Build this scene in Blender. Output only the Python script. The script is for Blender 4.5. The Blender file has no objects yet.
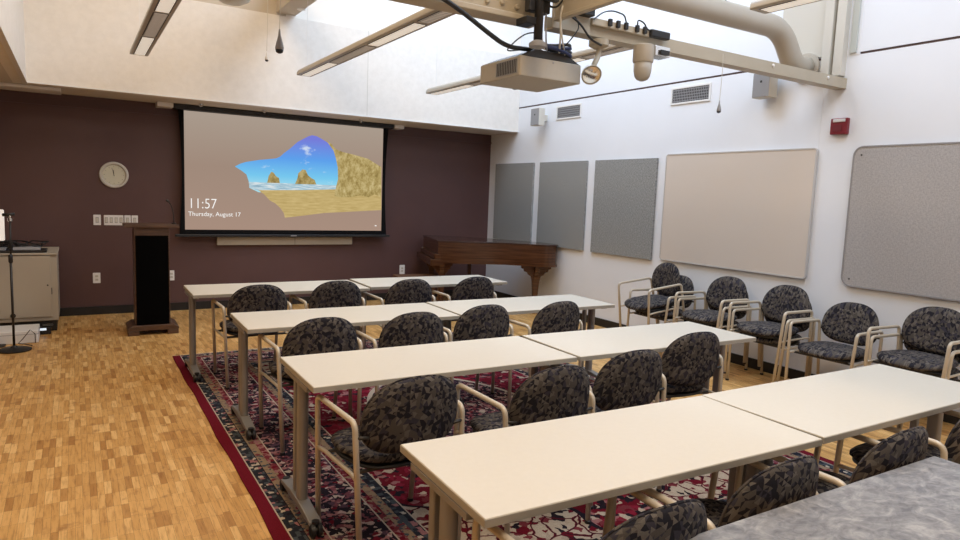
import bpy, bmesh, math, random
from mathutils import Vector, Matrix
random.seed(7)
S = bpy.context.scene
C = S.collection
PI = math.pi

# ------------------------------------------------------------ camera
YAW, PITCH, ROLL, FPX, CAMH = 0.5522, 0.1116, 0.0388, 661.08, 1.6178
fwd = Vector((math.sin(YAW)*math.cos(PITCH), math.cos(YAW)*math.cos(PITCH), -math.sin(PITCH)))
right = Vector((math.cos(YAW), -math.sin(YAW), 0)); up = right.cross(fwd)
r2 = right*math.cos(ROLL) + up*math.sin(ROLL); u2 = -right*math.sin(ROLL) + up*math.cos(ROLL)
cd = bpy.data.cameras.new('camera'); cam = bpy.data.objects.new('camera', cd); C.objects.link(cam)
M = Matrix((r2, u2, -fwd)).transposed().to_4x4(); M.translation = Vector((0, 0, CAMH))
cam.matrix_world = M
cd.sensor_fit = 'HORIZONTAL'; cd.sensor_width = 36.0; cd.lens = FPX*36.0/960.0; cd.clip_start = .05
S.camera = cam

# ------------------------------------------------------------ world, exposure, large lights
S.view_settings.view_transform = 'Standard'; S.view_settings.look = 'None'
S.view_settings.gamma = 1; S.view_settings.use_curve_mapping = False
S.view_settings.exposure = 0.0
w = bpy.data.worlds.new('world'); S.world = w; w.use_nodes = True
bg = w.node_tree.nodes['Background']; bg.inputs[0].default_value = (.75, .85, 1, 1); bg.inputs[1].default_value = .5

def area(name, loc, size, energy, color, rot=(0, 0, 0)):
    l = bpy.data.lights.new(name, 'AREA'); l.shape = 'RECTANGLE'; l.size, l.size_y = size
    l.energy = energy; l.color = color
    o = bpy.data.objects.new(name, l); o.location = loc; o.rotation_euler = rot; C.objects.link(o)
    return o
area('skylight_daylight', (4.1, 6.0, 5.43), (2.3, 3.4), 182, (.64, .79, 1.0))
area('skylight_daylight', (4.1, 1.2, 5.43), (2.3, 3.0), 142, (.64, .79, 1.0))
area('high_ceiling_fill', (1.0, 5.6, 5.43), (1.2, 3.0), 68, (1.0, .74, .46))  # added warm fill light just under the ceiling, no fixture behind it
area('high_ceiling_fill', (1.0, 0.6, 5.43), (1.2, 3.0), 130, (1.0, .76, .50))  # second added warm fill, out of view over the camera end
area('low_ceiling_lamp', (-1.3, 5.6, 2.59), (.5, 1.2), 13, (1.0, .80, .58))
area('low_ceiling_lamp', (-1.3, 2.4, 2.59), (.5, 1.2), 13, (1.0, .80, .58))

# ------------------------------------------------------------ materials
def mat(name, col=(.5, .5, .5), rough=.5, metal=0.0, spec=.5, emit=None, estr=0.0):
    m = bpy.data.materials.new(name); m.use_nodes = True
    b = m.node_tree.nodes['Principled BSDF']
    b.inputs['Base Color'].default_value = (*col, 1); b.inputs['Roughness'].default_value = rough
    b.inputs['Metallic'].default_value = metal; b.inputs['Specular IOR Level'].default_value = spec
    if emit: b.inputs['Emission Color'].default_value = (*emit, 1); b.inputs['Emission Strength'].default_value = estr
    return m
class NT:
    """small node helper"""
    def __init__(s, m): s.t = m.node_tree; s.b = s.t.nodes['Principled BSDF']
    def n(s, typ, **kw):
        x = s.t.nodes.new(typ)
        for k, v in kw.items(): setattr(x, k, v)
        return x
    def l(s, a, b): s.t.links.new(a, b)
    def put(s, inp, v):
        if isinstance(v, (int, float)): inp.default_value = v
        elif isinstance(v, tuple): inp.default_value = v
        else: s.l(v, inp)
    def math(s, op, a, b=None, clamp=False):
        x = s.n('ShaderNodeMath', operation=op, use_clamp=clamp); s.put(x.inputs[0], a)
        if b is not None: s.put(x.inputs[1], b)
        return x.outputs[0]
    def mix(s, f, a, b, blend='MIX'):
        x = s.n('ShaderNodeMix', data_type='RGBA', blend_type=blend)
        s.put(x.inputs[0], f)
        for i, v in ((6, a), (7, b)):
            if isinstance(v, tuple) and len(v) == 3: v = (*v, 1)
            s.put(x.inputs[i], v)
        return x.outputs[2]
    def ramp(s, f, stops, const=False):
        x = s.n('ShaderNodeValToRGB'); r = x.color_ramp
        if const: r.interpolation = 'CONSTANT'
        while len(r.elements) < len(stops): r.elements.new(.5)
        for e, (p, c) in zip(r.elements, stops): e.position = p; e.color = (*c, 1)
        s.put(x.inputs[0], f); return x.outputs[0]
    def coord(s, which='Object'): return s.n('ShaderNodeTexCoord').outputs[which]
    def map(s, v, scale=(1, 1, 1), rot=(0, 0, 0), loc=(0, 0, 0)):
        x = s.n('ShaderNodeMapping'); s.l(v, x.inputs[0]); x.inputs['Scale'].default_value = scale
        x.inputs['Rotation'].default_value = rot; x.inputs['Location'].default_value = loc; return x.outputs[0]
    def noise(s, v, scale, detail=2, rough=.5):
        x = s.n('ShaderNodeTexNoise'); s.l(v, x.inputs['Vector']); x.inputs['Scale'].default_value = scale
        x.inputs['Detail'].default_value = detail; x.inputs['Roughness'].default_value = rough; return x.outputs[0]
    def vor(s, v, scale, out='Color', feature='F1', dist='EUCLIDEAN', rnd=1.0):
        x = s.n('ShaderNodeTexVoronoi', feature=feature)
        if feature != 'DISTANCE_TO_EDGE': x.distance = dist
        s.l(v, x.inputs['Vector']); x.inputs['Scale'].default_value = scale; x.inputs['Randomness'].default_value = rnd
        return x.outputs[out]
    def bump(s, h, strength, dist=.01):
        x = s.n('ShaderNodeBump'); s.l(h, x.inputs['Height']); x.inputs['Strength'].default_value = strength
        x.inputs['Distance'].default_value = dist; s.l(x.outputs[0], s.b.inputs['Normal'])

def noisy(name, a, b, scale, rough=.6, bump=0, vscale=(1, 1, 1), **kw):
    m = mat(name, a, rough, **kw); N = NT(m); v = N.map(N.coord(), vscale)
    f = N.noise(v, scale, 4, .6)
    N.l(N.mix(N.ramp(f, [(.3, (0, 0, 0)), (.7, (1, 1, 1))]), a, b), N.b.inputs['Base Color'])
    if bump: N.bump(f, bump, .004)
    return m

m_maroon = noisy('maroon_paint', (.092, .043, .040), (.100, .048, .044), 3, .55)
m_wall = noisy('white_wall_paint', (.80, .825, .865), (.83, .855, .895), 1.2, .55)
m_wrap = noisy('fabric_wrapped_panel', (.77, .73, .67), (.83, .79, .73), 14, .9, .15)
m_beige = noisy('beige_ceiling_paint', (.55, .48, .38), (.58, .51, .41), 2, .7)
m_ceil = noisy('ceiling_paint', (.62, .58, .52), (.66, .62, .56), 2, .8)
m_base = mat('black_rubber_base', (.012, .011, .011), .45)
m_steelpaint = noisy('tan_painted_steel', (.43, .37, .275), (.47, .41, .31), 4, .45)
m_duct = noisy('tan_painted_duct', (.47, .42, .345), (.50, .45, .375), 3, .45)
m_lam = noisy('cream_laminate', (.69, .64, .54), (.71, .66, .56), 40, .38)
m_edge = mat('table_edge_band', (.40, .37, .31), .4)
m_legm = mat('grey_table_leg_metal', (.27, .26, .25), .42, .25)
m_tube = mat('champagne_chair_tube', (.58, .51, .40), .38, .15)
m_black = mat('black_plastic', (.012, .012, .013), .45)
m_blackfab = noisy('black_speaker_cloth', (.002, .002, .002), (.004, .004, .004), 300, .95, spec=.02)
m_white = mat('white_plastic', (.80, .79, .77), .4)
m_offw = mat('off_white_enamel', (.62, .59, .52), .4)
m_cab = mat('putty_cabinet_enamel', (.44, .39, .31), .5)
m_proj = noisy('projector_beige_shell', (.42, .38, .315), (.44, .40, .335), 30, .5)
m_dark = mat('dark_grey_metal', (.05, .048, .045), .5, .3)
m_chrome = mat('chrome', (.75, .74, .72), .18, 1.0)
m_alu = mat('light_fixture_enamel', (.42, .38, .32), .4, .1)
m_red = mat('red_alarm_housing', (.19, .008, .018), .35)
m_glass = mat('strobe_lens', (.65, .62, .6), .15)
m_blue = mat('blue_cable_jacket', (.006, .014, .07), .5)
m_greyp = mat('grey_plastic', (.30, .30, .31), .5)
m_lensA = mat('lit_fixture_lens', (.8, .76, .70), .5, emit=(1, .92, .80), estr=.45)
m_lensB = mat('dim_louvre_lens', (.40, .34, .29), .5, emit=(1, .86, .74), estr=.20)

# parquet of short fingers
m_floor = mat('finger_parquet', (.5, .3, .12), .38)
N = NT(m_floor)
v = N.map(N.coord(), (1, 1, 1), (0, 0, PI/2))
br = N.n('ShaderNodeTexBrick'); N.l(v, br.inputs['Vector']); br.offset = .12; br.offset_frequency = 6; br.squash = 1
br.inputs['Scale'].default_value = 1; br.inputs['Brick Width'].default_value = .165; br.inputs['Row Height'].default_value = .033
br.inputs['Mortar Size'].default_value = .0004; br.inputs['Bias'].default_value = 0.0
br.inputs['Color1'].default_value = (0, 0, 0, 1); br.inputs['Color2'].default_value = (1, 1, 1, 1); br.inputs['Mortar'].default_value = (.3, .3, .3, 1)
base = N.ramp(br.outputs['Color'], [(0, (.44, .215, .060)), (.18, (.62, .345, .110)), (.7, (.72, .42, .145)), (1, (.84, .54, .22))])
g = N.noise(N.map(N.coord(), (75, 7, 1)), 1, 5, .65)
base = N.mix(.8, base, N.ramp(g, [(.30, (.58, .48, .36)), (.50, (.95, .93, .90)), (.7, (1.05, 1.05, 1.05))]), 'MULTIPLY')
k = N.noise(N.coord(), 9, 3, .6)
base = N.mix(N.ramp(k, [(.60, (0, 0, 0)), (.72, (.6, .6, .6))]), base, (.30, .13, .04))
N.l(N.mix(br.outputs['Fac'], base, (.10, .05, .02)), N.b.inputs['Base Color'])
N.bump(g, .05, .002)

# upholstery: angular shards in charcoal, taupe and slate
def upholstery(name, cols, seedloc):
    m = mat(name, (.05, .05, .05), .92, spec=.15); N = NT(m)
    oi = N.n('ShaderNodeObjectInfo')
    cx = N.n('ShaderNodeVectorMath', operation='SCALE'); cmb = N.n('ShaderNodeCombineXYZ')
    for i in range(3): N.l(oi.outputs['Random'], cmb.inputs[i])
    N.l(cmb.outputs[0], cx.inputs[0]); cx.inputs['Scale'].default_value = 3
    ad = N.n('ShaderNodeVectorMath', operation='ADD'); N.l(N.coord(), ad.inputs[0]); N.l(cx.outputs[0], ad.inputs[1])
    wn = N.n('ShaderNodeTexNoise'); N.l(ad.outputs[0], wn.inputs['Vector']); wn.inputs['Scale'].default_value = 13; wn.inputs['Detail'].default_value = 1
    wm = N.n('ShaderNodeVectorMath', operation='MULTIPLY_ADD'); N.l(wn.outputs['Color'], wm.inputs[0]); wm.inputs[1].default_value = (.022, .022, .022); N.l(ad.outputs[0], wm.inputs[2])
    sp_ = N.n('ShaderNodeSeparateXYZ'); N.l(wm.outputs[0], sp_.inputs[0])
    U = sp_.outputs[0]; W = N.math('ADD', sp_.outputs[1], sp_.outputs[2])
    def tri(S_, a, k):
        fs = []
        for q in (0, PI/3, 2*PI/3):
            e = N.math('ADD', N.math('MULTIPLY', U, S_*math.cos(q+a)), N.math('MULTIPLY', W, S_*math.sin(q+a)))
            fs.append(N.math('FLOOR', e))
        cb = N.n('ShaderNodeCombineXYZ')
        for i_ in range(3): N.l(fs[i_], cb.inputs[i_])
        o_ = N.n('ShaderNodeVectorMath', operation='ADD'); N.l(cb.outputs[0], o_.inputs[0]); o_.inputs[1].default_value = (k, k, k)
        wt = N.n('ShaderNodeTexWhiteNoise', noise_dimensions='3D'); N.l(o_.outputs[0], wt.inputs['Vector']); return wt.outputs['Value']
    t1, t2 = tri(40, .35, .5), tri(54, .9, 7.5)
    c1 = N.ramp(t1, [(0, cols[0]), (.38, cols[1]), (.62, cols[2]), (.90, cols[3])], True)
    c2 = N.ramp(t2, [(0, cols[1]), (.35, cols[0]), (.66, cols[2]), (.90, cols[3])], True)
    c = N.mix(N.math('GREATER_THAN', t2, .55), c1, c2)
    wv = N.noise(N.coord(), 500, 1)
    c = N.mix(.35, c, N.ramp(wv, [(.35, (.55, .55, .55)), (.65, (1.15, 1.15, 1.15))]), 'MULTIPLY')
    N.l(c, N.b.inputs['Base Color']); N.bump(wv, .15, .002)
    return m
m_uph = upholstery('chair_upholstery', [(.020, .019, .025), (.048, .045, .058), (.090, .078, .069), (.140, .124, .108)], (0, 0, 0))

# dark reddish piano wood, walnut podium, grey marbled laminate
def wood(name, a, b, rough, vs, sc=1):
    m = mat(name, a, rough); N = NT(m)
    f = N.noise(N.map(N.coord(), vs), sc, 5, .6)
    N.l(N.ramp(f, [(.3, a), (.7, b)]), N.b.inputs['Base Color']); return m
m_piano = wood('mahogany_veneer', (.036, .013, .006), (.110, .044, .017), .22, (2, 2, 40))
m_pianot = wood('dark_lid_wood', (.030, .014, .010), (.055, .024, .015), .15, (3, 30, 3))
m_walnut = wood('walnut_veneer', (.060, .030, .018), (.135, .070, .040), .4, (4, 30, 30))
m_bench = wood('bench_wood', (.13, .06, .03), (.22, .11, .055), .4, (30, 3, 3))
m_marble = mat('grey_marbled_laminate', (.3, .3, .3), .42); N = NT(m_marble)
def dn(sc, v, dist):
    x = N.n('ShaderNodeTexNoise'); N.l(v, x.inputs['Vector']); x.inputs['Scale'].default_value = sc; x.inputs['Detail'].default_value = 6
    x.inputs['Roughness'].default_value = .6; x.inputs['Distortion'].default_value = dist; return x.outputs[0]
f = dn(9, N.map(N.coord(), (1, 1.3, 1), (0, 0, .5)), 1.6); f2 = dn(22, N.map(N.coord(), (1, 1.6, 1), (0, 0, -.3)), 1.2)
c = N.mix(.4, N.ramp(f, [(.34, (.10, .10, .11)), (.48, (.185, .185, .195)), (.56, (.27, .27, .275)), (.68, (.44, .43, .42))]), N.ramp(f2, [(.36, (.14, .14, .15)), (.64, (.40, .395, .39))]))
N.l(c, N.b.inputs['Base Color'])

def felt(name, a, b):
    m = mat(name, a, .95, spec=.1); N = NT(m)
    f = N.noise(N.map(N.coord(), (1, 30, 75)), 1.6, 3, .8)
    f2 = N.noise(N.map(N.coord(), (1, 75, 30)), 1.6, 3, .8)
    N.l(N.mix(N.ramp(N.math('MULTIPLY', N.math('ADD', f, f2), .5), [(.42, (0, 0, 0)), (.58, (1, 1, 1))]), a, b), N.b.inputs['Base Color'])
    return m
m_tack = felt('grey_tackboard_fabric', (.20, .205, .20), (.38, .385, .375))
m_tack2 = felt('warm_grey_tackboard_fabric', (.37, .355, .35), (.49, .468, .458))
m_wb = mat('beige_projection_board', (.68, .605, .53), .35)
m_scr = mat('black_screen_cloth', (.008, .008, .009), .9, spec=.1)

# ------------------------------------------------------------ mesh helpers
def obj(name, bm, m, parent=None, smooth=False, bevel=0.0, seg=2):
    bmesh.ops.recalc_face_normals(bm, faces=bm.faces[:])
    me = bpy.data.meshes.new(name); bm.to_mesh(me); bm.free()
    for x in (m if isinstance(m, (list, tuple)) else [m]): me.materials.append(x)
    if smooth:
        for p in me.polygons: p.use_smooth = True
        if smooth != 'all':
            try: me.set_sharp_from_angle(angle=math.radians(38))
            except Exception: pass
    o = bpy.data.objects.new(name, me); C.objects.link(o)
    if parent is not None: o.parent = parent
    if bevel:
        b = o.modifiers.new('bevel', 'BEVEL'); b.width = bevel; b.segments = seg; b.limit_method = 'ANGLE'
    return o
def tag(o, label=None, cat=None, group=None, kind=None):
    if label: o['label'] = label
    if cat: o['category'] = cat
    if group: o['group'] = group
    if kind: o['kind'] = kind
    return o
def thing(name, label, cat, loc=(0, 0, 0), rz=0, group=None):
    o = bpy.data.objects.new(name, None); o.empty_display_size = .1; C.objects.link(o)
    o.location = loc; o.rotation_euler = (0, 0, rz); return tag(o, label, cat, group)
def copy_tree(o, parent=None):
    c = o.copy(); C.objects.link(c)
    if parent is not None: c.parent = parent
    for ch in list(o.children): copy_tree(ch, c)
    return c
def box(bm, x0, x1, y0, y1, z0, z1, mi=0):
    vs = [bm.verts.new((x, y, z)) for z in (z0, z1) for (x, y) in ((x0, y0), (x1, y0), (x1, y1), (x0, y1))]
    for f in ((0, 3, 2, 1), (4, 5, 6, 7), (0, 1, 5, 4), (1, 2, 6, 5), (2, 3, 7, 6), (3, 0, 4, 7)):
        bm.faces.new([vs[i] for i in f]).material_index = mi
    return bm
def B(*a): return box(bmesh.new(), *a)
def prism(bm, pts, z0, z1, axis='z', mi=0):
    """pts polygon; extruded along axis from z0 to z1"""
    def P(a, b, c):
        return (a, b, c) if axis == 'z' else ((a, c, b) if axis == 'y' else (c, a, b))
    lo = [bm.verts.new(P(a, b, z0)) for a, b in pts]; hi = [bm.verts.new(P(a, b, z1)) for a, b in pts]
    n = len(pts)
    bm.faces.new(lo[::-1]).material_index = mi; bm.faces.new(hi).material_index = mi
    for i in range(n): bm.faces.new((lo[i], lo[(i+1) % n], hi[(i+1) % n], hi[i])).material_index = mi
    return bm
def smooth_path(pts, r, n=5):
    """round the inner corners of a polyline"""
    pts = [Vector(p) for p in pts]; out = [pts[0]]
    for i in range(1, len(pts)-1):
        a, b, c = pts[i-1], pts[i], pts[i+1]
        d1 = (a-b); d2 = (c-b); rr = min(r, d1.length*.49, d2.length*.49)
        p, q = b+d1.normalized()*rr, b+d2.normalized()*rr
        for k in range(n+1):
            t = k/n; out.append(p*(1-t)**2 + b*2*t*(1-t) + q*t*t)
    out.append(pts[-1]); return out
def tube(bm, pts, r, seg=10, cap=True, flat=1.0, mi=0, radii=None):
    pts = [Vector(p) for p in pts]; rings = []; prev = None
    for i, p in enumerate(pts):
        t = (pts[min(i+1, len(pts)-1)] - pts[max(i-1, 0)]).normalized()
        if prev is None:
            a = Vector((0, 0, 1)) if abs(t.z) < .9 else Vector((1, 0, 0))
            nrm = t.cross(a).normalized()
        else: nrm = (prev - t*prev.dot(t)).normalized()
        prev = nrm; bn = t.cross(nrm); rr = radii[i] if radii else r
        rings.append([bm.verts.new(p + nrm*math.cos(2*PI*k/seg)*rr + bn*math.sin(2*PI*k/seg)*rr*flat) for k in range(seg)])
    for a, b in zip(rings, rings[1:]):
        for k in range(seg): bm.faces.new((a[k], a[(k+1) % seg], b[(k+1) % seg], b[k])).material_index = mi
    if cap: bm.faces.new(rings[0][::-1]).material_index = mi; bm.faces.new(rings[-1]).material_index = mi
    return bm
def T(pts, r, **k): return tube(bmesh.new(), pts, r, **k)
def lathe(bm, prof, cx=0, cy=0, seg=24, axis='z', mi=0, cz=0):
    rings = []
    for r, h in prof:
        ring = []
        for k in range(seg):
            a = 2*PI*k/seg; x, y = r*math.cos(a), r*math.sin(a)
            co = (cx+x, cy+y, cz+h) if axis == 'z' else ((cx+x, cy+h, cz+y) if axis == 'y' else (cx+h, cy+x, cz+y))
            ring.append(bm.verts.new(co))
        rings.append(ring)
    for a, b in zip(rings, rings[1:]):
        for k in range(seg): bm.faces.new((a[k], a[(k+1) % seg], b[(k+1) % seg], b[k])).material_index = mi
    bm.faces.new(rings[0][::-1]).material_index = mi; bm.faces.new(rings[-1]).material_index = mi
    return bm
def L(prof, **k): return lathe(bmesh.new(), prof, **k)
def rrect(x0, x1, y0, y1, r, n=5):
    out = []
    for cx, cy, a0 in ((x1-r, y1-r, 0), (x0+r, y1-r, 90), (x0+r, y0+r, 180), (x1-r, y0+r, 270)):
        for k in range(n+1):
            a = math.radians(a0 + 90*k/n); out.append((cx+r*math.cos(a), cy+r*math.sin(a)))
    return out
def struct(name, bm, m, **k): return tag(obj(name, bm, m, **k), kind='structure')

# ------------------------------------------------------------ room shell
YB, XR, ZS = 9.21, 5.79, 2.6
XL, YN, ZC = -4.2, -3.2, 5.45
struct('floor', B(XL-.1, XR+.1, YN-.1, YB+.1, -.1, 0), m_floor)
struct('wall_back', B(XL-.1, XR+.1, YB, YB+.1, 0, ZS+.1), m_maroon)
struct('wall_left', B(XL-.1, XL, YN, YB, 0, ZS+.1), m_maroon)
struct('wall_near', B(XL-.1, XR+.1, YN-.1, YN, 0, ZC), m_wall)
bm = bmesh.new(); box(bm, XR, XR+.1, YN, YB, 0, 2.951)
struct('wall_right', bm, m_wall)
bm = bmesh.new(); box(bm, XR, XR+.1, YN, 3.32, 2.972, ZC); box(bm, XR, XR+.1, 3.62, YB, 2.972, ZC)
struct('wall_right_upper', bm, m_wall)
bm = bmesh.new(); box(bm, XR+.012, XR+.1, YN, 3.32, 2.951, 2.972); box(bm, XR+.012, XR+.1, 3.62, YB, 2.951, 2.972)
struct('trim_1', bm, mat('dark_reveal', (.10, .06, .055), .6))
struct('wall_right_column', B(XR-.004, XR+.1, 3.32, 3.62, 2.951, ZC), m_wall)
# bulkheads over the low ceilings
XBL, YBH, ZP = -.39, 8.45, 3.71
struct('wall_bulkhead_front', B(XBL, XR, YBH, YBH+.12, ZS, ZP), m_wrap)
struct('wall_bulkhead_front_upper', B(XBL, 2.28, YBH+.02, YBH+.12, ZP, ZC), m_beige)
struct('wall_bulkhead_front_upper_right', B(2.28, XR, YBH+.02, YBH+.12, ZP, ZC), noisy('skylight_wash_tone', (.84, .80, .73), (.87, .83, .76), 2, .6))  # lighter colour paints in the bright skylight wash right of the purlin
struct('wall_bulkhead_left', B(XBL-.12, XBL, YN, YBH+.12, ZS, ZC), m_wrap)
struct('ceiling_low_front', B(XL, XR, YBH+.12, YB, ZS, ZS+.06), m_ceil)
struct('ceiling_low_left', B(XL, XBL-.12, YN, YBH+.12, ZS, ZS+.06), m_ceil)
bm = bmesh.new()   # lower edge strips of the bulkheads
box(bm, XBL, XR, YBH-.012, YBH, ZS, ZS+.014); box(bm, XBL-.03, XBL+.012, YN, YBH, ZS-.012, ZS)
struct('trim_2', bm, m_white)
bm = bmesh.new()   # high ceiling with two skylight wells
for x0, x1, y0, y1 in ((XBL, 2.9, YN, YBH), (5.3, XR, YN, YBH), (2.9, 5.3, YN, -.3), (2.9, 5.3, 2.75, 4.25), (2.9, 5.3, 7.75, YBH)):
    box(bm, x0, x1, y0, y1, ZC, ZC+.1)
struct('ceiling_high', bm, m_ceil)
m_pane = mat('skylight_glazing', (.9, .95, 1), .3); m_pane.node_tree.nodes['Principled BSDF'].inputs['Transmission Weight'].default_value = 1
for i, (y0, y1) in enumerate(((-.3, 2.75), (4.25, 7.75))):
    struct('window_%d' % (i+1), B(2.9, 5.3, y0, y1, ZC+.05, ZC+.07), m_pane)
struct('baseboard_back', B(XL, XR, YB-.018, YB, 0, .10), m_base)
struct('baseboard_right', B(XR-.018, XR, YN, YB-.018, 0, .10), m_base)
struct('baseboard_left', B(XL, XL+.018, YN, YB-.018, 0, .10), m_base)
struct('trim_3', B(XL, XR, YB-.02, YB, 2.46, 2.485), m_maroon)     # ledge near the top of the maroon wall
# shallow vertical joints in the right wall and bulkhead
for i, y in enumerate((3.62,)):
    struct('trim_%d' % (4+i), B(XR-.003, XR, y-.006, y+.006, .1, 2.95), m_wall)
for i, x in enumerate((3.35,)):
    struct('trim_%d' % (7+i), B(x-.004, x+.004, YBH-.002, YBH, ZS+.02, ZP), m_offw)
# vertical channel strips standing over the beam end
bm = bmesh.new()
box(bm, XR-.07, XR, 3.545, 3.625, 2.78, ZC); box(bm, XR-.075, XR, 3.43, 3.51, 2.78, ZC); box(bm, XR-.03, XR-.02, 3.515, 3.54, 2.78, ZC)
struct('trim_8', bm, m_offw, bevel=.004)
bm = bmesh.new(); box(bm, XR-.02, XR, 3.345, 3.40, 2.97, ZC)
struct('trim_9', bm, mat('pale_green_strip', (.50, .53, .50), .3))
struct('trim_10', B(XR-.015, XR, 3.64, 4.08, 2.98, ZC), m_offw)

# ------------------------------------------------------------ rug
m_rug = mat('persian_rug_pile', (.2, .05, .06), .97, spec=.08); N = NT(m_rug)
RX0, RX1, RY0, RY1 = .752, 4.13, 1.66, 6.68
hw, hh = (RX1-RX0)/2, (RY1-RY0)/2
co = N.coord()
nz = N.n('ShaderNodeTexNoise'); N.l(co, nz.inputs['Vector']); nz.inputs['Scale'].default_value = 5
sx = N.n('ShaderNodeSeparateXYZ'); N.l(co, sx.inputs[0])
ax, ay = N.math('ABSOLUTE', sx.outputs[0]), N.math('ABSOLUTE', sx.outputs[1])
dx, dy = N.math('SUBTRACT', hw, ax), N.math('SUBTRACT', hh, ay)
d = N.math('MINIMUM', dx, N.math('ADD', dy, .065))
# mirrored motif coordinates
cm = N.n('ShaderNodeCombineXYZ'); N.l(ax, cm.inputs[0]); N.l(ay, cm.inputs[1])
mc = cm.outputs[0]
warp = N.n('ShaderNodeVectorMath', operation='MULTIPLY_ADD')
nn = N.n('ShaderNodeTexNoise'); N.l(mc, nn.inputs['Vector']); nn.inputs['Scale'].default_value = 9; nn.inputs['Detail'].default_value = 3
N.l(nn.outputs['Color'], warp.inputs[0]); warp.inputs[1].default_value = (.08, .08, 0); N.l(mc, warp.inputs[2])
wc = warp.outputs[0]
crim, navy, dnavy, ivory, pink, beige, rose, slate = (.135, .008, .018), (.020, .022, .030), (.018, .013, .020), (.46, .39, .31), (.31, .14, .14), (.27, .19, .12), (.17, .032, .042), (.060, .070, .080)
def motif(scale, stops, vec=wc, dist='MANHATTAN', ch=0, rnd=1.0):
    x = N.vor(vec, scale, dist=dist, rnd=rnd); s_ = N.n('ShaderNodeSeparateColor'); N.l(x, s_.inputs[0])
    return N.ramp(s_.outputs[ch], stops, True)
guard = motif(40, [(0, navy), (.35, slate), (.6, dnavy), (.72, pink), (.82, ivory), (.9, navy)], mc, 'CHEBYCHEV', rnd=.6)
beigeb = motif(48, [(0, beige), (.5, (.2, .13, .10)), (.62, slate), (.75, rose), (.85, beige)], mc)
pinkb = motif(44, [(0, rose), (.4, crim), (.6, pink), (.82, dnavy), (.9, beige)], mc)
mainb = motif(40, [(0, dnavy), (.40, (.085, .045, .065)), (.50, dnavy), (.58, (.17, .055, .07)), (.68, pink), (.80, (.45, .33, .30)), (.88, ivory), (.94, crim)])
flo = N.vor(N.map(mc, (1, 1, 1)), 5.2, 'Distance', rnd=.25)             # rosettes
ros = N.ramp(flo, [(0, rose), (.07, ivory), (.11, crim), (.17, pink), (.21, dnavy)], True)
mainb = N.mix(N.math('LESS_THAN', flo, .24), mainb, N.mix(N.math('GREATER_THAN', N.noise(mc, 45, 2), .5), ros, mainb))
red_f = motif(26, [(0, crim), (.45, (.22, .015, .035)), (.6, rose), (.72, dnavy), (.82, pink), (.91, ivory)])
ivo_f = motif(24, [(0, ivory), (.62, (.40, .33, .26)), (.74, crim), (.84, dnavy), (.90, rose)])
line = N.vor(wc, 7, 'Distance', 'DISTANCE_TO_EDGE')
ivo_f = N.mix(N.math('LESS_THAN', line, .035), ivo_f, crim); ivo_f = N.mix(N.math('LESS_THAN', line, .012), ivo_f, dnavy)
# ivory spandrels in the corners and patches, red ground elsewhere
sp = N.math('ADD', N.math('MULTIPLY', ax, .8), N.math('MULTIPLY', ay, .9))
sp = N.math('ADD', sp, N.math('MULTIPLY', N.math('SINE', N.math('MULTIPLY', ay, 9.0)), .12))
field = N.mix(N.math('GREATER_THAN', sp, 1.78), red_f, ivo_f)
field = N.mix(N.math('LESS_THAN', N.math('ABSOLUTE', N.math('SUBTRACT', sp, 1.78)), .012), field, dnavy)
med = N.math('ADD', N.math('POWER', N.math('DIVIDE', ax, .62), 2), N.math('POWER', N.math('DIVIDE', ay, .95), 2))
field = N.mix(N.math('LESS_THAN', med, 1.0), field, mainb)
field = N.mix(N.math('LESS_THAN', N.math('ABSOLUTE', N.math('SUBTRACT', med, 1.0)), .05), field, ivory)
def step(prev, pos, new): return N.mix(N.math('GREATER_THAN', d, pos), prev, new)
col = step((*crim, 1), .066, (*ivory, 1)); col = step(col, .073, guard); col = step(col, .135, (*dnavy, 1)); col = step(col, .14, beigeb)
col = step(col, .185, pinkb); col = step(col, .225, (*ivory, 1)); col = step(col, .232, mainb); col = step(col, .50, (*ivory, 1))
col = step(col, .508, pinkb); col = step(col, .545, beigeb); col = step(col, .59, guard); col = step(col, .65, (*ivory, 1)); col = step(col, .658, field)
pile = N.noise(co, 160, 2)
col = N.mix(.5, col, N.ramp(pile, [(.3, (.6, .6, .6)), (.7, (1.25, 1.25, 1.25))]), 'MULTIPLY')
N.l(col, N.b.inputs['Base Color']); N.bump(pile, .3, .004)
bm = bmesh.new()
rx, ry, ctr = (RX0+RX1)/2, (RY0+RY1)/2, []
NSEG = 40
lo = []; hi = []
for i in range(NSEG+1):
    yy = -hh + 2*hh*i/NSEG; wob = .004*math.sin(i*.5)+.003*math.sin(i*1.1)
    lo.append((-hw+wob, yy)); hi.append((hw+wob*.7, yy))
prism(bm, lo[::-1] + hi, 0, .008)
rug = obj('area_rug', bm, m_rug); rug.location = (rx, ry, .001)
tag(rug, 'crimson and navy Persian style rug spread under the rows of tables', 'rug')
bm = bmesh.new()
for s, yy in ((1, hh),):
    for i in range(170):
        x = -hw + 2*hw*(i+.5)/170
        box(bm, x-.005, x+.005, yy, yy+.028+.008*math.sin(i*2.1), .0005, .005)
obj('fringe', bm, mat('ivory_fringe', (.5, .43, .34), .9), rug)

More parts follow.
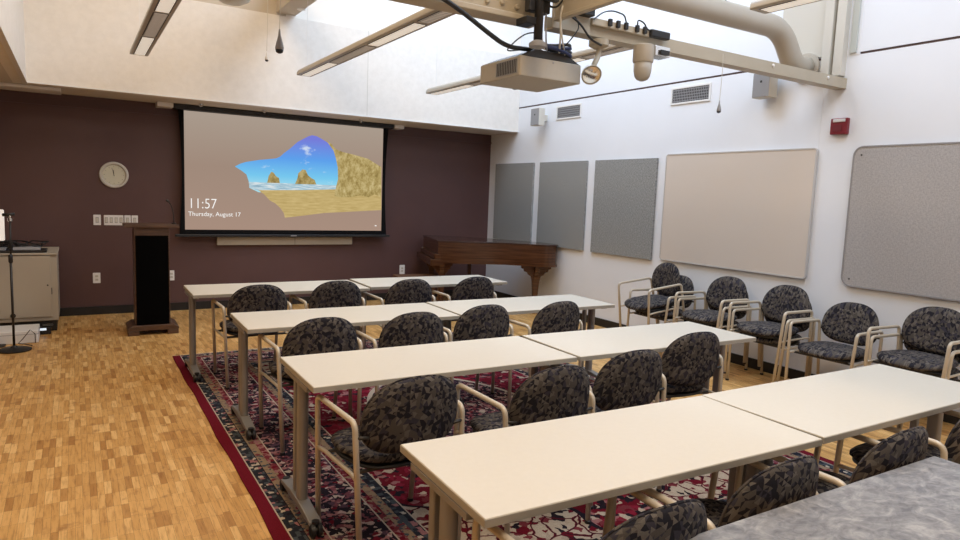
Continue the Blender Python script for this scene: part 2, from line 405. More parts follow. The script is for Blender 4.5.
# ------------------------------------------------------------ tables
TL, TD, TH = 1.504, .600, .7265
def leg_bm(x):
    bm = bmesh.new()
    prism(bm, rrect(x-.024, x+.024, -.070, .000, .022), .075, .682)
    prism(bm, rrect(x-.015, x+.015, .045, .083, .008), .075, .682)
    box(bm, x-.03, x+.03, -.20, .20, .675, .6965)
    return bm
def make_table():
    t = thing('training_table', 'x', 'table')
    bm = B(-TL/2, TL/2, -TD/2, TD/2, .6985, TH); obj('tabletop', bm, m_lam, t, bevel=.003)
    bm = bmesh.new(); e = .0015
    for a in ((-TL/2-e, TL/2+e, -TD/2-e, -TD/2), (-TL/2-e, TL/2+e, TD/2, TD/2+e), (-TL/2-e, -TL/2, -TD/2, TD/2), (TL/2, TL/2+e, -TD/2, TD/2)):
        box(bm, *a, .699, TH-.004)
    obj('edge_band', bm, m_edge, t)
    obj('support_rail', B(-TL/2+.1, TL/2-.1, -.02, .02, .665, .6965), m_black, t)
    for s in (-1, 1):
        x = s*(TL/2-.026)
        lg = obj('leg', leg_bm(x), m_legm, t, smooth=True)
        prof = [(-.265, .052), (-.265, .070), (-.06, .092), (.08, .092), (.265, .070), (.265, .052)]
        obj('foot', prism(bmesh.new(), prof, x-.029, x+.029, 'x'), m_legm, lg, bevel=.004)
        for yy in (-.272, .272):
            bm = bmesh.new()
            lathe(bm, [(.010, -.026), (.028, -.026), (.0315, -.018), (.0315, -.007), (.014, -.006), (.014, .006), (.0315, .007), (.0315, .018), (.028, .026), (.010, .026)], x, yy, 18, 'x', cz=.0320)
            tube(bm, [(x, yy*.97, .03), (x, yy*.96, .07)], .014, seg=10)
            lathe(bm, [(.016, .06), (.018, .062), (.018, .075)], x, yy*.97, 12)
            obj('caster', bm, m_black, lg, smooth=True)
    return t
TABS = [('front row', 'left', 1.5551, 5.9677, -.011), ('front row', 'right', 3.1012, 6.0081, -.0198),
        ('second row', 'left', 1.6618, 4.4814, -.0196), ('second row', 'right', 3.1927, 4.4793, -.0171),
        ('third row', 'left', 1.6526, 3.1264, -.0139), ('third row', 'right', 3.185, 3.092, -.030),
        ('fourth row', 'left', 1.7043, 1.7255, -.0346), ('fourth row', 'right', 3.2247, 1.6972, -.011)]
TLAB = ['cream topped training table nearest the wooden podium and projection screen',
        'cream training table just in front of the piano, right half of the farthest row',
        'cream training table, left half of the second row from the screen',
        'cream training table, right half of the second row from the screen',
        'cream training table, left half of the third row from the screen',
        'cream training table, right half of third row, facing the double stacked wall chairs',
        'large looking cream table in left foreground, its corner nearest the camera',
        'cream table in right foreground, running off the right edge of the picture']
tp = make_table()
for i, (a, b, x, y, r) in enumerate(TABS):
    t = tp if i == 0 else copy_tree(tp)
    t.location = (x, y, .0095); t.rotation_euler = (0, 0, r); t['label'] = TLAB[i]; t['group'] = 'cream topped training tables'
    if RX0 > 99: t.location.z = 0
# grey marbled table in the foreground
t = thing('marbled_table', 'grey marbled laminate table in the bottom right corner, nearest the camera', 'table', (1.75, .738, 0), -.012)
obj('tabletop', B(-.915, .915, -.38, .38, .705, .735), m_marble, t, bevel=.003)
obj('support_rail', B(-.75, .75, -.02, .02, .67, .704), m_black, t)
for s in (-1, 1):
    for q in (-1, 1): obj('leg', T([(s*.84, q*.30, .704), (s*.84, q*.30, 0)], .02, seg=14), m_dark, t, smooth=True)

# ------------------------------------------------------------ armchairs
def sgn(a): return -1 if a < 0 else 1
def pillow(outline, thick, place, n=44, rings=9, edge=2.6):
    """closed cushion: outline(angle)->(a,b); place(a,b,h)->xyz"""
    bm = bmesh.new(); prof = []
    for k in range(rings+1):
        q = PI*k/rings/1.0
        s = math.sin(q) ; h = math.cos(q)
        prof.append((abs(s)**.42, h*abs(h)**-.2 if h else 0))
    rr = []
    for s, h in prof[1:-1]:
        rr.append([bm.verts.new(place(outline(2*PI*k/n)[0]*s, outline(2*PI*k/n)[1]*s, h*thick/2)) for k in range(n)])
    top = []
    for side, ring in ((1, rr[0]), (-1, rr[-1])):
        prev = ring; hh_ = prof[1][1]
        for s in (.66, .42, .2):
            cur = [bm.verts.new(place(outline(2*PI*k/n)[0]*s*prof[1][0], outline(2*PI*k/n)[1]*s*prof[1][0], side*(hh_+(1-hh_)*(1-s)*.7)*thick/2)) for k in range(n)]
            for k in range(n): bm.faces.new((prev[k], prev[(k+1) % n], cur[(k+1) % n], cur[k]))
            prev = cur
        bm.faces.new(prev)
    for a, b in zip(rr, rr[1:]):
        for k in range(n): bm.faces.new((a[k], a[(k+1) % n], b[(k+1) % n], b[k]))
    return bm
def back_outline(a):
    c, s = math.cos(a), math.sin(a)
    if s >= 0: return (.234*sgn(c)*abs(c)**.80, .212*abs(s)**.86)
    return (.234*sgn(c)*abs(c)**.66, -.132*abs(s)**.90)
def seat_outline(a):
    c, s = math.cos(a), math.sin(a)
    w = .248 if s > 0 else .232
    return (w*sgn(c)*abs(c)**.68, (.245 if s > 0 else .228)*sgn(s)*abs(s)**.72)
TILT = .15
def back_place(a, b, h, off=0.0):
    # a across, b up, h thickness
    y = -.262 - (h+off) + .045*(a/.234)**2 - b*TILT
    return (a, y, .622 + b)
def make_chair():
    c = thing('armchair', 'x', 'chair')
    for s in (-1, 1):
        pts = smooth_path([(s*.250, .235, 0), (s*.276, .190, .655), (s*.262, -.225, .648), (s*.242, -.262, 0)], .040, 7)
        f = obj('arm_frame', T(pts, .0128, seg=12), m_tube, c, smooth='all')
        obj('side_rail', T([(s*.268, .208, .400), (s*.258, .13, .402), (s*.248, -.16, .402), (s*.254, -.241, .398)], .0095, seg=8), m_tube, c, smooth='all')
        for p in (pts[0], pts[-1]): obj('glide', L([(.013, 0), (.016, .001), (.016, .014), (.013, .016)], cx=p.x, cy=p.y, seg=12), m_black, f)
    for q, ww in ((.13, .258), (-.15, .248)): obj('cross_bar', T([(-ww, q, .397), (ww, q, .397)], .009, seg=8), m_dark, c, smooth='all')
    obj('seat_pan', pillow(lambda a: tuple(q*.95 for q in seat_outline(a)), .035, lambda a, b, h: (a, b-.005, .418+h)), m_black, c, smooth='all')
    obj('seat', pillow(seat_outline, .066, lambda a, b, h: (a, b-.005, .460 + h - .020*max(0, (b-.08)/.15)**2 + .006*(b < 0)*0)), m_uph, c, smooth='all')
    obj('backrest', pillow(back_outline, .060, lambda a, b, h: back_place(a, b, h)), m_uph, c, smooth='all')
    for s in (-1, 1):
        obj('back_bracket', T([(s*.256, -.232, .585), (s*.205, -.238, .580)], .008, seg=8), m_dark, c, smooth='all')
    bm = bmesh.new()
    pipe = [Vector(back_place(*[q*1.0 for q in back_outline(2*PI*k/56)], 0)) for k in range(57)]
    tube(bm, pipe, .0045, seg=6, cap=False)
    obj('piping', bm, m_uph, c, smooth='all')
    return c
CH = [(1.25, 5.36, 0), (1.925, 5.43, 0), (2.60, 5.37, 0), (3.285, 5.37, 0),
      (1.285, 3.86, 0), (1.90, 3.84, 0), (2.51, 3.94, 0), (3.13, 3.89, .04),
      (1.22, 2.46, .03), (1.915, 2.345, 0), (2.54, 2.45, -.04), (3.295, 2.66, -.10),
      (1.285, 1.115, 0), (1.88, 1.155, 0), (2.55, 1.135, 0), (3.335, 1.17, 0)]
CLAB = []
for a, row in (('front row table nearest the screen', 0), ('second row of tables', 1), ('third row of tables', 2), ('fourth row of tables', 3)):
    for pos in ('leftmost chair', 'second chair from the left', 'third chair from the left', 'rightmost chair'):
        CLAB.append('patterned armchair tucked under the %s, %s' % (a, pos))
CLAB[8] = 'patterned armchair at left of third row, its whole left arm seen over the rug'
CLAB[11] = 'patterned armchair at right end of third row, standing slightly askew'
CLAB[12] = 'patterned armchair at bottom centre, leftmost of those by the grey marbled table'
CLAB[15] = 'patterned armchair cut off by the right picture edge beside the grey marbled table'
cp = make_chair()
for i, (x, y, r) in enumerate(CH):
    c = cp if i == 0 else copy_tree(cp)
    oy = .296
    c.location = (x + math.sin(r)*oy, y + math.cos(r)*oy, .0098); c.rotation_euler = (0, 0, r)
    c['label'] = CLAB[i]; c['group'] = 'patterned armchairs at the tables'
WCH = [(5.38, 4.98, 1.57, 0, 'lower patterned armchair of the farthest wall stack, under the twisted chair'),
       (5.33, 5.02, 1.40, .105, 'patterned armchair twisted askew on top of the farthest wall stack'),
       (5.39, 4.31, 1.57, 0, 'lower patterned armchair of the second wall stack from the piano'),
       (5.34, 4.30, 1.57, .07, 'upper patterned armchair of the second wall stack, under the beige board'),
       (5.39, 3.65, 1.57, 0, 'lower patterned armchair of the middle stack by the right wall'),
       (5.34, 3.65, 1.57, .07, 'upper patterned armchair of the middle stack by the right wall'),
       (5.36, 3.05, 1.60, 0, 'single unstacked patterned armchair against the white wall'),
       (5.40, 2.40, 1.57, 0, 'lower patterned armchair of the nearest wall stack under grey tackboard'),
       (5.35, 2.40, 1.57, .07, 'upper patterned armchair of the nearest wall stack under grey tackboard')]
for x, y, r, z, lab in WCH:
    c = copy_tree(cp); c.location = (x, y, z); c.rotation_euler = (-.16 if z > .1 else 0, 0, r); c['label'] = lab; c['group'] = 'patterned armchairs along the right wall'

# ------------------------------------------------------------ screen
YS = 9.08
t = thing('projection_screen', 'wide pull-down screen in black border showing a beach cave lock screen', 'projection screen', (0, YS, 0))
obj('housing', B(1.07, 3.99, -.07, .07, 2.535, 2.598), m_black, t, bevel=.006)
fab = []
zt, zb = 2.54, .99
for k in range(13):
    q = k/12; z = zt + (zb-zt)*q; fab.append((1.125+.035*math.sin(PI*q), z))
pts = fab + [(5.06-x, z) for x, z in fab[::-1]]
obj('black_border', prism(bmesh.new(), pts, -.004, .0, 'y'), m_scr, t)
obj('bottom_bar', B(1.075, 3.985, -.025, .02, .958, .993), m_black, t, bevel=.006)
obj('badge', B(2.52, 2.60, -.028, -.025, .968, .982), m_greyp, t)
def emis(name, col, strength=1.0, build=None):
    m = bpy.data.materials.new(name); m.use_nodes = True; nt = m.node_tree; nt.nodes.clear()
    o = nt.nodes.new('ShaderNodeOutputMaterial'); e = nt.nodes.new('ShaderNodeEmission'); nt.links.new(e.outputs[0], o.inputs[0])
    e.inputs[0].default_value = (*col, 1); e.inputs[1].default_value = strength
    if build:
        N_ = NT.__new__(NT); N_.t = nt; nt.links.new(build(N_), e.inputs[0])
    return m
X0, X1, Z0, Z1 = 1.19, 3.853, 1.051, 2.53
def tan_bg(N_):
    s_ = N_.n('ShaderNodeSeparateXYZ'); N_.l(N_.coord(), s_.inputs[0])
    f = N_.math('DIVIDE', N_.math('SUBTRACT', s_.outputs[2], Z0), Z1-Z0)
    return N_.ramp(f, [(0, (.42, .29, .225)), (.55, (.38, .275, .215)), (1, (.43, .35, .285))])
def sky(N_):
    s_ = N_.n('ShaderNodeSeparateXYZ'); N_.l(N_.coord(), s_.inputs[0])
    f = N_.math('DIVIDE', N_.math('SUBTRACT', s_.outputs[2], 1.6), .7)
    base = N_.ramp(f, [(0, (.42, .80, .90)), (.25, (.20, .62, .92)), (.6, (.12, .38, .90)), (1, (.20, .22, .75))])
    n = N_.noise(N_.map(N_.coord(), (1.6, 1, 3)), 1.9, 5, .6)
    return N_.mix(N_.ramp(n, [(.60, (0, 0, 0)), (.72, (.85, .85, .85))]), base, (.8, .9, .98))
def rockf(N_):
    n = N_.noise(N_.map(N_.coord(), (9, 1, 6), (0, .5, 0)), 1.5, 6, .75)
    return N_.ramp(n, [(.3, (.20, .14, .04)), (.46, (.42, .31, .11)), (.56, (.56, .44, .19)), (.72, (.74, .62, .34))])
def sandf(N_):
    n = N_.noise(N_.map(N_.coord(), (3, 1, 22)), 2, 4, .6)
    return N_.ramp(n, [(.3, (.50, .36, .13)), (.7, (.68, .52, .23))])
def seaf(N_):
    n = N_.noise(N_.map(N_.coord(), (4, 1, 70)), 1.5, 3, .6)
    return N_.ramp(n, [(.38, (.30, .45, .55)), (.5, (.45, .65, .75)), (.62, (.85, .88, .88))])
SC = .92
def flat(name, pts, y, m, parent):
    bm = bmesh.new(); bm.faces.new([bm.verts.new((x, y, z)) for x, z in pts])
    o = obj(name, bm, m, parent); return o
pic = flat('projected_picture', [(X0, Z0), (X1, Z0), (X1, Z1), (X0, Z1)], -.0052, emis('picture_tan', (1, 1, 1), SC, tan_bg), t)
cave =  [(1.794, 1.874), (1.857, 1.912), (1.927, 1.939), (2.097, 1.976), (2.231, 1.996), (2.321, 2.01), (2.375, 2.037), (2.426, 2.087), (2.506, 2.151), (2.605, 2.246), (2.686, 2.295), (2.759, 2.337), (2.808, 2.353), (2.87, 2.346), (2.941, 2.315), (3.03, 2.269), (3.095, 2.205), (3.175, 2.025), (3.239, 1.781), (3.155, 1.59), (2.097, 1.552), (1.976, 1.606), (1.972, 1.676), (1.938, 1.779), (1.871, 1.829)]
flat('picture_sky', cave, -.0056, emis('picture_sky', (1, 1, 1), SC, sky), pic)
flat('picture_sea',  [(1.965, 1.683), (2.569, 1.686), (3.188, 1.687), (3.19, 1.612), (2.097, 1.572), (1.983, 1.603)], -.0060, emis('picture_sea', (1, 1, 1), SC, seaf), pic)
flat('picture_sand',  [(2.09, 1.58), (2.61, 1.599), (3.155, 1.632), (3.508, 1.582), (3.842, 1.585), (3.848, 1.355), (3.513, 1.331), (2.988, 1.295), (2.695, 1.253), (2.443, 1.22), (2.427, 1.284), (2.379, 1.351), (2.311, 1.413), (2.241, 1.447), (2.167, 1.527)], -.0062, emis('picture_sand', (1, 1, 1), SC, sandf), pic)
flat('picture_cliff',  [(3.009, 2.292), (3.081, 2.257), (3.146, 2.188), (3.255, 2.154), (3.373, 2.137), (3.498, 2.112), (3.624, 2.086), (3.726, 2.033), (3.833, 1.979), (3.843, 1.541), (3.736, 1.581), (3.645, 1.535), (3.509, 1.556), (3.375, 1.527), (3.221, 1.522), (3.134, 1.536), (3.154, 1.652), (3.183, 1.778), (3.176, 1.935), (3.148, 2.057), (3.112, 2.165)], -.0066, emis('picture_rock', (1, 1, 1), SC, rockf), pic)
flat('picture_rock',  [(2.205, 1.682), (2.224, 1.773), (2.259, 1.83), (2.29, 1.82), (2.322, 1.774), (2.361, 1.752), (2.373, 1.685)], -.0064, emis('picture_rock_far', (1, 1, 1), SC*.9, rockf), pic)
flat('picture_rock',  [(2.577, 1.682), (2.609, 1.76), (2.62, 1.828), (2.677, 1.883), (2.722, 1.878), (2.756, 1.807), (2.806, 1.769), (2.847, 1.75), (2.873, 1.686)], -.0064, emis('picture_rock_far', (1, 1, 1), SC*.9, rockf), pic)
m_txt = emis('screen_lettering', (.95, .93, .90), 1.0)
def text(body, size, x, y, z, m, parent, name='lettering', sx=1.0, rot=(PI/2, 0, 0), bold=0.0):
    cu = bpy.data.curves.new(name, 'FONT'); cu.body = body; cu.size = size; cu.offset = bold
    o = bpy.data.objects.new(name, cu); C.objects.link(o); bpy.context.view_layer.update()
    me = bpy.data.meshes.new_from_object(o.evaluated_get(bpy.context.evaluated_depsgraph_get()))
    bpy.data.objects.remove(o); me.materials.clear(); me.materials.append(m)
    n = bpy.data.objects.new(name, me); C.objects.link(n); n.parent = parent
    n.location = (x, y, z); n.rotation_euler = rot; n.scale = (sx, 1, 1); return n
o = text('11:57', .185, 1.228, -.0068, 1.322, m_txt, pic, 'clock_lettering', .84, bold=-.002)
text('Thursday, August 17', .078, 1.228, -.0068, 1.226, m_txt, pic, 'date_lettering', .98)
p0 = (3.764, 1.124); bm = bmesh.new()
tube(bm, [(p0[0]-.012, -.0065, p0[1]), (p0[0]+.012, -.0065, p0[1])], .008, seg=6); obj('picture_icon', bm, m_txt, pic)
o = obj('wall_tray', B(1.585, 3.435, -.03, .03, .845, .95), m_cab, None, bevel=.004); o.location = (0, 9.175, 0)
tag(o, 'long beige wall tray mounted directly beneath the projection screen', 'wall tray')
obj('joint', B(2.60, 2.604, -.032, -.03, .846, .949), m_dark, o)
for x0, x1, lab in ((.885, 1.065, 'small white bracket box at the left end of the screen housing'), (4.0, 4.15, 'small white bracket box at the right end of the screen housing')):
    o = obj('bracket_box', B(x0, x1, 9.0, 9.2, 2.545, 2.60), m_white, None, bevel=.004); tag(o, lab, 'bracket')
o = obj('ceiling_strip', B(-1.6, -.09, 8.63, 9.0, 2.565, 2.599), m_white, None, bevel=.006)
tag(o, 'long white strip fixed to the low ceiling at far left above the cabinet', 'ceiling strip')
for i, x in enumerate((1.35, 2.1, 3.4)):
    o = obj('ceiling_sprinkler', L([(.03, 2.599), (.03, 2.59), (.01, 2.588), (.012, 2.57), (.02, 2.568), (.02, 2.565)], cx=x, cy=8.8, seg=14), m_chrome, None)
    tag(o, ['small chrome ceiling fitting above the left part of the screen', 'small chrome ceiling fitting above the screen, left of its middle', 'small chrome ceiling fitting above the right part of the screen'][i], 'ceiling fitting', 'ceiling fittings over the screen')

# ------------------------------------------------------------ back wall things
t = thing('wall_clock', 'round off-white wall clock on the maroon wall left of the screen', 'clock', (.421, YB, 1.698))
obj('rim', L([(.14, 0), (.156, -.004), (.158, -.022), (.150, -.034), (.134, -.036), (.124, -.022), (.118, -.012), (.05, -.012)][::1], seg=48, axis='y'), m_offw, t, smooth=True)
face = obj('clock_face', L([(.02, -.0125), (.117, -.0125), (.117, -.0145), (.02, -.0145)], seg=40, axis='y'), mat('clock_dial', (.62, .60, .47), .4), t)
bm = bmesh.new()
for k in range(12):
    a = k*PI/6; r0, r1 = .096, .108
    tube(bm, [(r0*math.sin(a), -.0155, r0*math.cos(a)), (r1*math.sin(a), -.0155, r1*math.cos(a))], .0018, seg=4)
obj('hour_mark', bm, m_dark, face)
obj('hand', T([(0, -.018, -.01), (-.004, -.018, .06)], .0028, seg=6), m_black, t)
obj('hand', T([(.004, -.020, -.012), (-.022, -.020, .085)], .0018, seg=6), m_black, t)
def plate(x0, x1, z0, z1, lab, kind, n, cat):
    t = thing(kind, lab, cat, ((x0+x1)/2, YB, (z0+z1)/2)); w_, h_ = (x1-x0)/2, (z1-z0)/2
    obj('cover_plate', prism(bmesh.new(), rrect(-w_, w_, -h_, h_, .006, 3), -.007, 0, 'y'), m_white, t, bevel=.0015)
    for k in range(n):
        cx = -w_ + (k+.5)*2*w_/n
        if cat == 'socket':
            for q in (-1, 1):
                s_ = obj('socket', prism(bmesh.new(), rrect(cx-.017, cx+.017, q*.021-.014, q*.021+.014, .006, 3), -.009, -.007, 'y'), m_offw, t)
                bm = bmesh.new(); box(bm, cx-.008, cx-.005, -.0095, -.009, q*.021-.004, q*.021+.006); box(bm, cx+.005, cx+.008, -.0095, -.009, q*.021-.004, q*.021+.006)
                obj('slot', bm, m_black, s_)
        else:
            obj('surround', B(cx-.016, cx+.016, -.0085, -.007, -.033, .033), m_greyp, t)
            obj('switch', B(cx-.012, cx+.012, -.014, -.0085, -.026, .026), m_offw, t, bevel=.001)
plate(.193, .272, 1.09, 1.215, 'single white switch plate, leftmost on the maroon wall below the clock', 'light_switch', 1, 'switch')
plate(.303, .512, 1.09, 1.213, 'wide white four gang switch plate on the maroon wall', 'light_switch', 4, 'switch')
plate(.522, .592, 1.09, 1.213, 'single white switch plate just right of the four gang plate', 'light_switch', 1, 'switch')
plate(.600, .670, 1.09, 1.213, 'single white switch plate partly behind the podium top', 'light_switch', 1, 'switch')
plate(.172, .252, .385, .512, 'white wall socket low on the maroon wall left of the podium', 'wall_socket', 1, 'socket')
plate(1.005, 1.075, .390, .520, 'white wall socket right beside the podium', 'wall_socket', 1, 'socket')
plate(4.225, 4.312, .378, .520, 'white wall socket left of the piano bench', 'wall_socket', 1, 'socket')

# ------------------------------------------------------------ podium
t = thing('podium', 'walnut podium with black cloth front on a wooden base, left of the screen', 'podium', (.70, 7.95, 0), -.02)
obj('base', prism(bmesh.new(), [(-.25, .05), (.25, .05), (.25, .075), (.20, .105), (-.20, .105), (-.25, .075)], -.20, .22, 'y'), m_walnut, t, bevel=.005)
for s in (-1, 1): obj('base_foot', B(s*.19-.055, s*.19+.055, -.20, .20, .0, .05), m_walnut, t, bevel=.006)
obj('body', B(-.170, .170, -.15, .17, .100, 1.150), m_walnut, t, bevel=.004)
obj('front_cloth_panel', B(-.158, .158, -.160, -.15, .09, 1.065), m_blackfab, t)
obj('top', B(-.262, .262, -.20, .24, 1.150, 1.178), m_walnut, t, bevel=.005)
obj('top_lip', B(-.262, .262, -.20, -.185, 1.178, 1.188), m_walnut, t, bevel=.003)
t2 = thing('gooseneck_microphone', 'thin black gooseneck microphone rising from the podium top', 'microphone', (.69+.245, 7.95+.05, 1.180))
g_ = [(0, 0, -.005), (0, 0, .08), (-.01, 0, .15), (-.03, -.01, .21), (-.05, -.02, .24)]
obj('gooseneck', T(smooth_path(g_, .08), .0045, seg=8), m_black, t2, smooth='all')
obj('microphone_head', T([(-.045, -.018, .236), (-.055, -.022, .245), (-.072, -.028, .258), (-.078, -.03, .261)], .01, seg=10, radii=[.006, .012, .013, .007]), m_dark, t2, smooth='all')
obj('mount', L([(.025, 0), (.025, .008), (.012, .015)], seg=16), m_black, t2)

# ------------------------------------------------------------ equipment cabinet, left
t = thing('equipment_cabinet', 'putty coloured metal equipment cabinet at the left edge of the picture', 'cabinet', (-.63, 8.68, 0))
obj('base', B(-.44, .44, -.34, .36, 0, .115), m_black, t)
obj('body', B(-.46, .46, -.36, .38, .115, .822), m_cab, t, bevel=.006)
obj('top', B(-.47, .47, -.385, .39, .822, .843), m_cab, t, bevel=.004)
dr = obj('door', B(-.425, .40, -.378, -.36, .16, .812), m_cab, t, bevel=.004)
obj('lock', L([(.022, -.379), (.024, -.386), (.010, -.388)], cx=.06, cz=.19, seg=20, axis='y'), m_black, dr)
obj('hinge', B(.402, .408, -.372, -.362, .40, .47), m_dark, dr); obj('latch', L([(.008, -.379), (.007, -.384)], cx=.37, cz=.50, seg=10, axis='y'), m_black, dr)
t = thing('equipment_tray', 'dark flat equipment tray with a lighter pad on top of the cabinet', 'equipment', (-.60, 8.50, .844))
obj('tray', B(-.35, .34, -.17, .15, 0, .022), m_black, t, bevel=.005)
obj('pad', B(-.22, -.02, -.12, .06, .022, .04), m_greyp, t, bevel=.004)
obj('handset', prism(bmesh.new(), [(-.05, .022), (.10, .022), (.08, .05), (-.03, .045)], .04, .28, 'x'), m_greyp, t)
t = thing('cable_coil', 'tangle of black cables lying on top of the cabinet', 'cable', (-.52, 8.60, .867))
bm = bmesh.new()
for j in range(5):
    pts = []
    for k in range(30):
        a = k/29*2*PI*1.2 + j; pts.append(((.15+.03*j/2)*math.cos(a)+.05*math.sin(3*a+j)+.04*j-.1, .08*math.sin(a)+.0, .010+.035*(1+math.sin(a*1.5+j*1.3))))
    tube(bm, pts, .006, seg=6)
obj('cable', bm, m_black, t, smooth='all')
o = obj('floor_box', B(-.75, -.335, 7.76, 8.12, 0, .125), m_white, None, bevel=.008)
tag(o, 'low white box on the floor in front of the cabinet', 'box'); obj('lid_seam', B(-.752, -.333, 7.758, 8.122, .088, .092), m_greyp, o)
t = thing('power_adapter', 'small black adapter on the floor at the cabinet foot, right of the white box', 'adapter', (-.29, 8.20, 0))
obj('housing', prism(bmesh.new(), rrect(-.05, .05, -.05, .05, .015), 0, .075), m_black, t, bevel=.006)
obj('indicator_light', B(-.045, .01, -.054, -.05, .045, .068), mat('cool_led_window', (.5, .6, .7), .3, emit=(.8, .9, 1), estr=.8), t)
obj('housing_cap', B(-.03, .07, -.03, .04, .075, .10), m_dark, t, bevel=.01)
t = thing('microphone_stand', 'black round-based microphone stand in front of the cabinet', 'microphone stand', (-.515, 7.47, 0))
obj('base', L([(.115, 0), (.138, .003), (.140, .012), (.10, .026), (.03, .034), (.016, .05)], seg=40), m_black, t, smooth=True)
obj('pole', T([(0, 0, .03), (0, 0, .86)], .0105, seg=12), m_black, t, smooth='all')
obj('upper_pole', T([(0, 0, .8), (.008, 0, 1.23)], .0075, seg=12), m_black, t, smooth='all')
obj('clutch', L([(.012, .83), (.018, .84), (.018, .90), (.012, .91)], seg=14), m_black, t, smooth=True)
cl = obj('clip', L([(.012, 1.215), (.02, 1.22), (.02, 1.245), (.008, 1.25)], cx=.008, seg=12), m_chrome, t, smooth=True)
obj('clip_arm', T([(-.05, 0, 1.275), (.045, 0, 1.285)], .015, seg=10), m_black, t, smooth='all')
obj('clip_joint', T([(.008, 0, 1.24), (.008, 0, 1.28)], .009, seg=10), m_chrome, t, smooth='all')
t = thing('white_panel', 'white panel cut off by the left picture edge beside the microphone stand', 'panel', (-.72, 7.72, 0))
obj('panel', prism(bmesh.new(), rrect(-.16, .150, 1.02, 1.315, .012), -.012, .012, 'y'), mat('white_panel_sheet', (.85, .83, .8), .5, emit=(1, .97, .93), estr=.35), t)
obj('post', T([(0, .02, 0), (0, .02, 1.1)], .012, seg=12), m_black, t); obj('base', L([(.12, 0), (.125, .01), (.03, .02)], seg=24), m_black, t)
bm = T([(-.36, 7.74, .006), (-.36, 7.72, .10), (-.40, 7.73, .14), (-.46, 7.70, .06), (-.50, 7.58+.17, .008), (-.44, 7.70, .006), (-.38, 7.62, .006)], .004, seg=6)
tag(obj('thin_cable', bm, m_black, smooth='all'), 'thin dark cable trailing over the white floor box', 'cable')

# ------------------------------------------------------------ grand piano
PX, PY, PHI = 4.235, 7.98, math.radians(-26)
t = thing('grand_piano', 'mahogany baby grand piano with closed lid in the far right corner', 'piano', (PX, PY, 0), PHI); t.scale = (1, 1, .964)
def catmull(P, n=8):
    out = []
    for i in range(len(P)-1):
        p0, p1, p2, p3 = P[max(i-1, 0)], P[i], P[i+1], P[min(i+2, len(P)-1)]
        for k in range(n):
            s = k/n
            out.append(tuple(.5*((2*p1[j])+(-p0[j]+p2[j])*s+(2*p0[j]-5*p1[j]+4*p2[j]-p3[j])*s*s+(-p0[j]+3*p1[j]-3*p2[j]+p3[j])*s**3) for j in (0, 1)))
    out.append(P[-1]); return out
SK = .17
def skew(P): return [(x - SK*y*max(0, 1-x/1.2), y) for x, y in P]
curve = skew(catmull([(.0, 0), (.25, -.01), (.52, .01), (.82, .03), (1.08, -.01), (1.30, -.10), (1.47, -.14), (1.60, -.10), (1.65, .01), (1.60, .16), (1.46, .34), (1.24, .53), (.98, .72), (.7, .92), (.4, 1.06), (.2, 1.12), (0, 1.14)]))
def inset(P, d):
    cx, cy = .6, .5; return [(cx+(x-cx)*(1-d), cy+(y-cy)*(1-d)) for x, y in P]
lid = obj('lid', prism(bmesh.new(), inset(curve, -.012), 1.003, 1.025), m_pianot, t, bevel=.004)
obj('body', prism(bmesh.new(), curve, .715, 1.003), m_piano, t, smooth=True)
bm = prism(bmesh.new(), inset(curve, -.006), .705, .735); obj('lower_moulding', bm, m_piano, t)
obj('keybed', prism(bmesh.new(), [(-.10, -.003), (.06, -.003), (.06-SK*1.12, 1.12), (-.10-SK*1.12, 1.12)], .665, .76), m_piano, t, bevel=.01)
for yy in (-.003, 1.07): obj('cheek', prism(bmesh.new(), [(-.05-SK*yy, yy), (.04-SK*yy, yy), (.04-SK*yy, yy+.05), (-.05-SK*yy, yy+.05)], .75, .84), m_piano, t, bevel=.012)
obj('fallboard', prism(bmesh.new(), [(-.045-SK*.05, .05), (.02-SK*.05, .05), (.02-SK*1.06, 1.06), (-.045-SK*1.06, 1.06)], .76, .83), m_piano, t, bevel=.006)
def piano_leg(x, y, s=1.0):
    # carved apron bracket stepping in to a slim tapering cabriole shaft
    prof = [(-.20, .71), (-.20, .665), (-.165, .655), (-.16, .62), (-.125, .61), (-.10, .57), (-.065, .55), (-.050, .48), (-.040, .36), (-.032, .2), (-.034, .10), (-.045, .06), (-.045, .045)]
    pts = [(x+a*s, z) for a, z in prof] + [(x-a*s, z) for a, z in prof[::-1]]
    bm = prism(bmesh.new(), pts, y-.035, y+.035, 'y')
    pts = [(y+a*s*.7, z) for a, z in prof] + [(y-a*s*.7, z) for a, z in prof[::-1]]
    prism(bm, pts, x-.035, x+.035, 'x')
    o = obj('leg', bm, m_piano, t, bevel=.008)
    obj('leg_caster', L([(.02, 0), (.024, .01), (.024, .03), (.018, .046)], cx=x, cy=y, seg=14), mat('brass', (.45, .28, .1), .3, .9), o)
piano_leg(1.37, .03, 1.05); piano_leg(.06, .10, .75); piano_leg(-.06, .98, .75)
ly = obj('pedal_lyre', B(.45, .50, .40, .64, .09, .71), m_pianot, t, bevel=.01)
for k in range(3): obj('pedal', B(.33, .47, .45+k*.05, .47+k*.05, .08, .09), mat('brass_pedal', (.45, .28, .1), .3, .9), ly)
t = thing('piano_bench', 'low brown wooden bench beside the keyboard end of the piano', 'bench', (3.95, 8.30, 0), -.15)
obj('seat', B(-.18, .45, -.18, .18, .42, .475), m_bench, t, bevel=.008)
for x in (-.14, .41):
    for y in (-.14, .14): obj('leg', B(x-.022, x+.022, y-.022, y+.022, 0, .42), m_bench, t, bevel=.004)
obj('apron', B(-.15, .42, -.15, .15, .36, .42), m_bench, t)

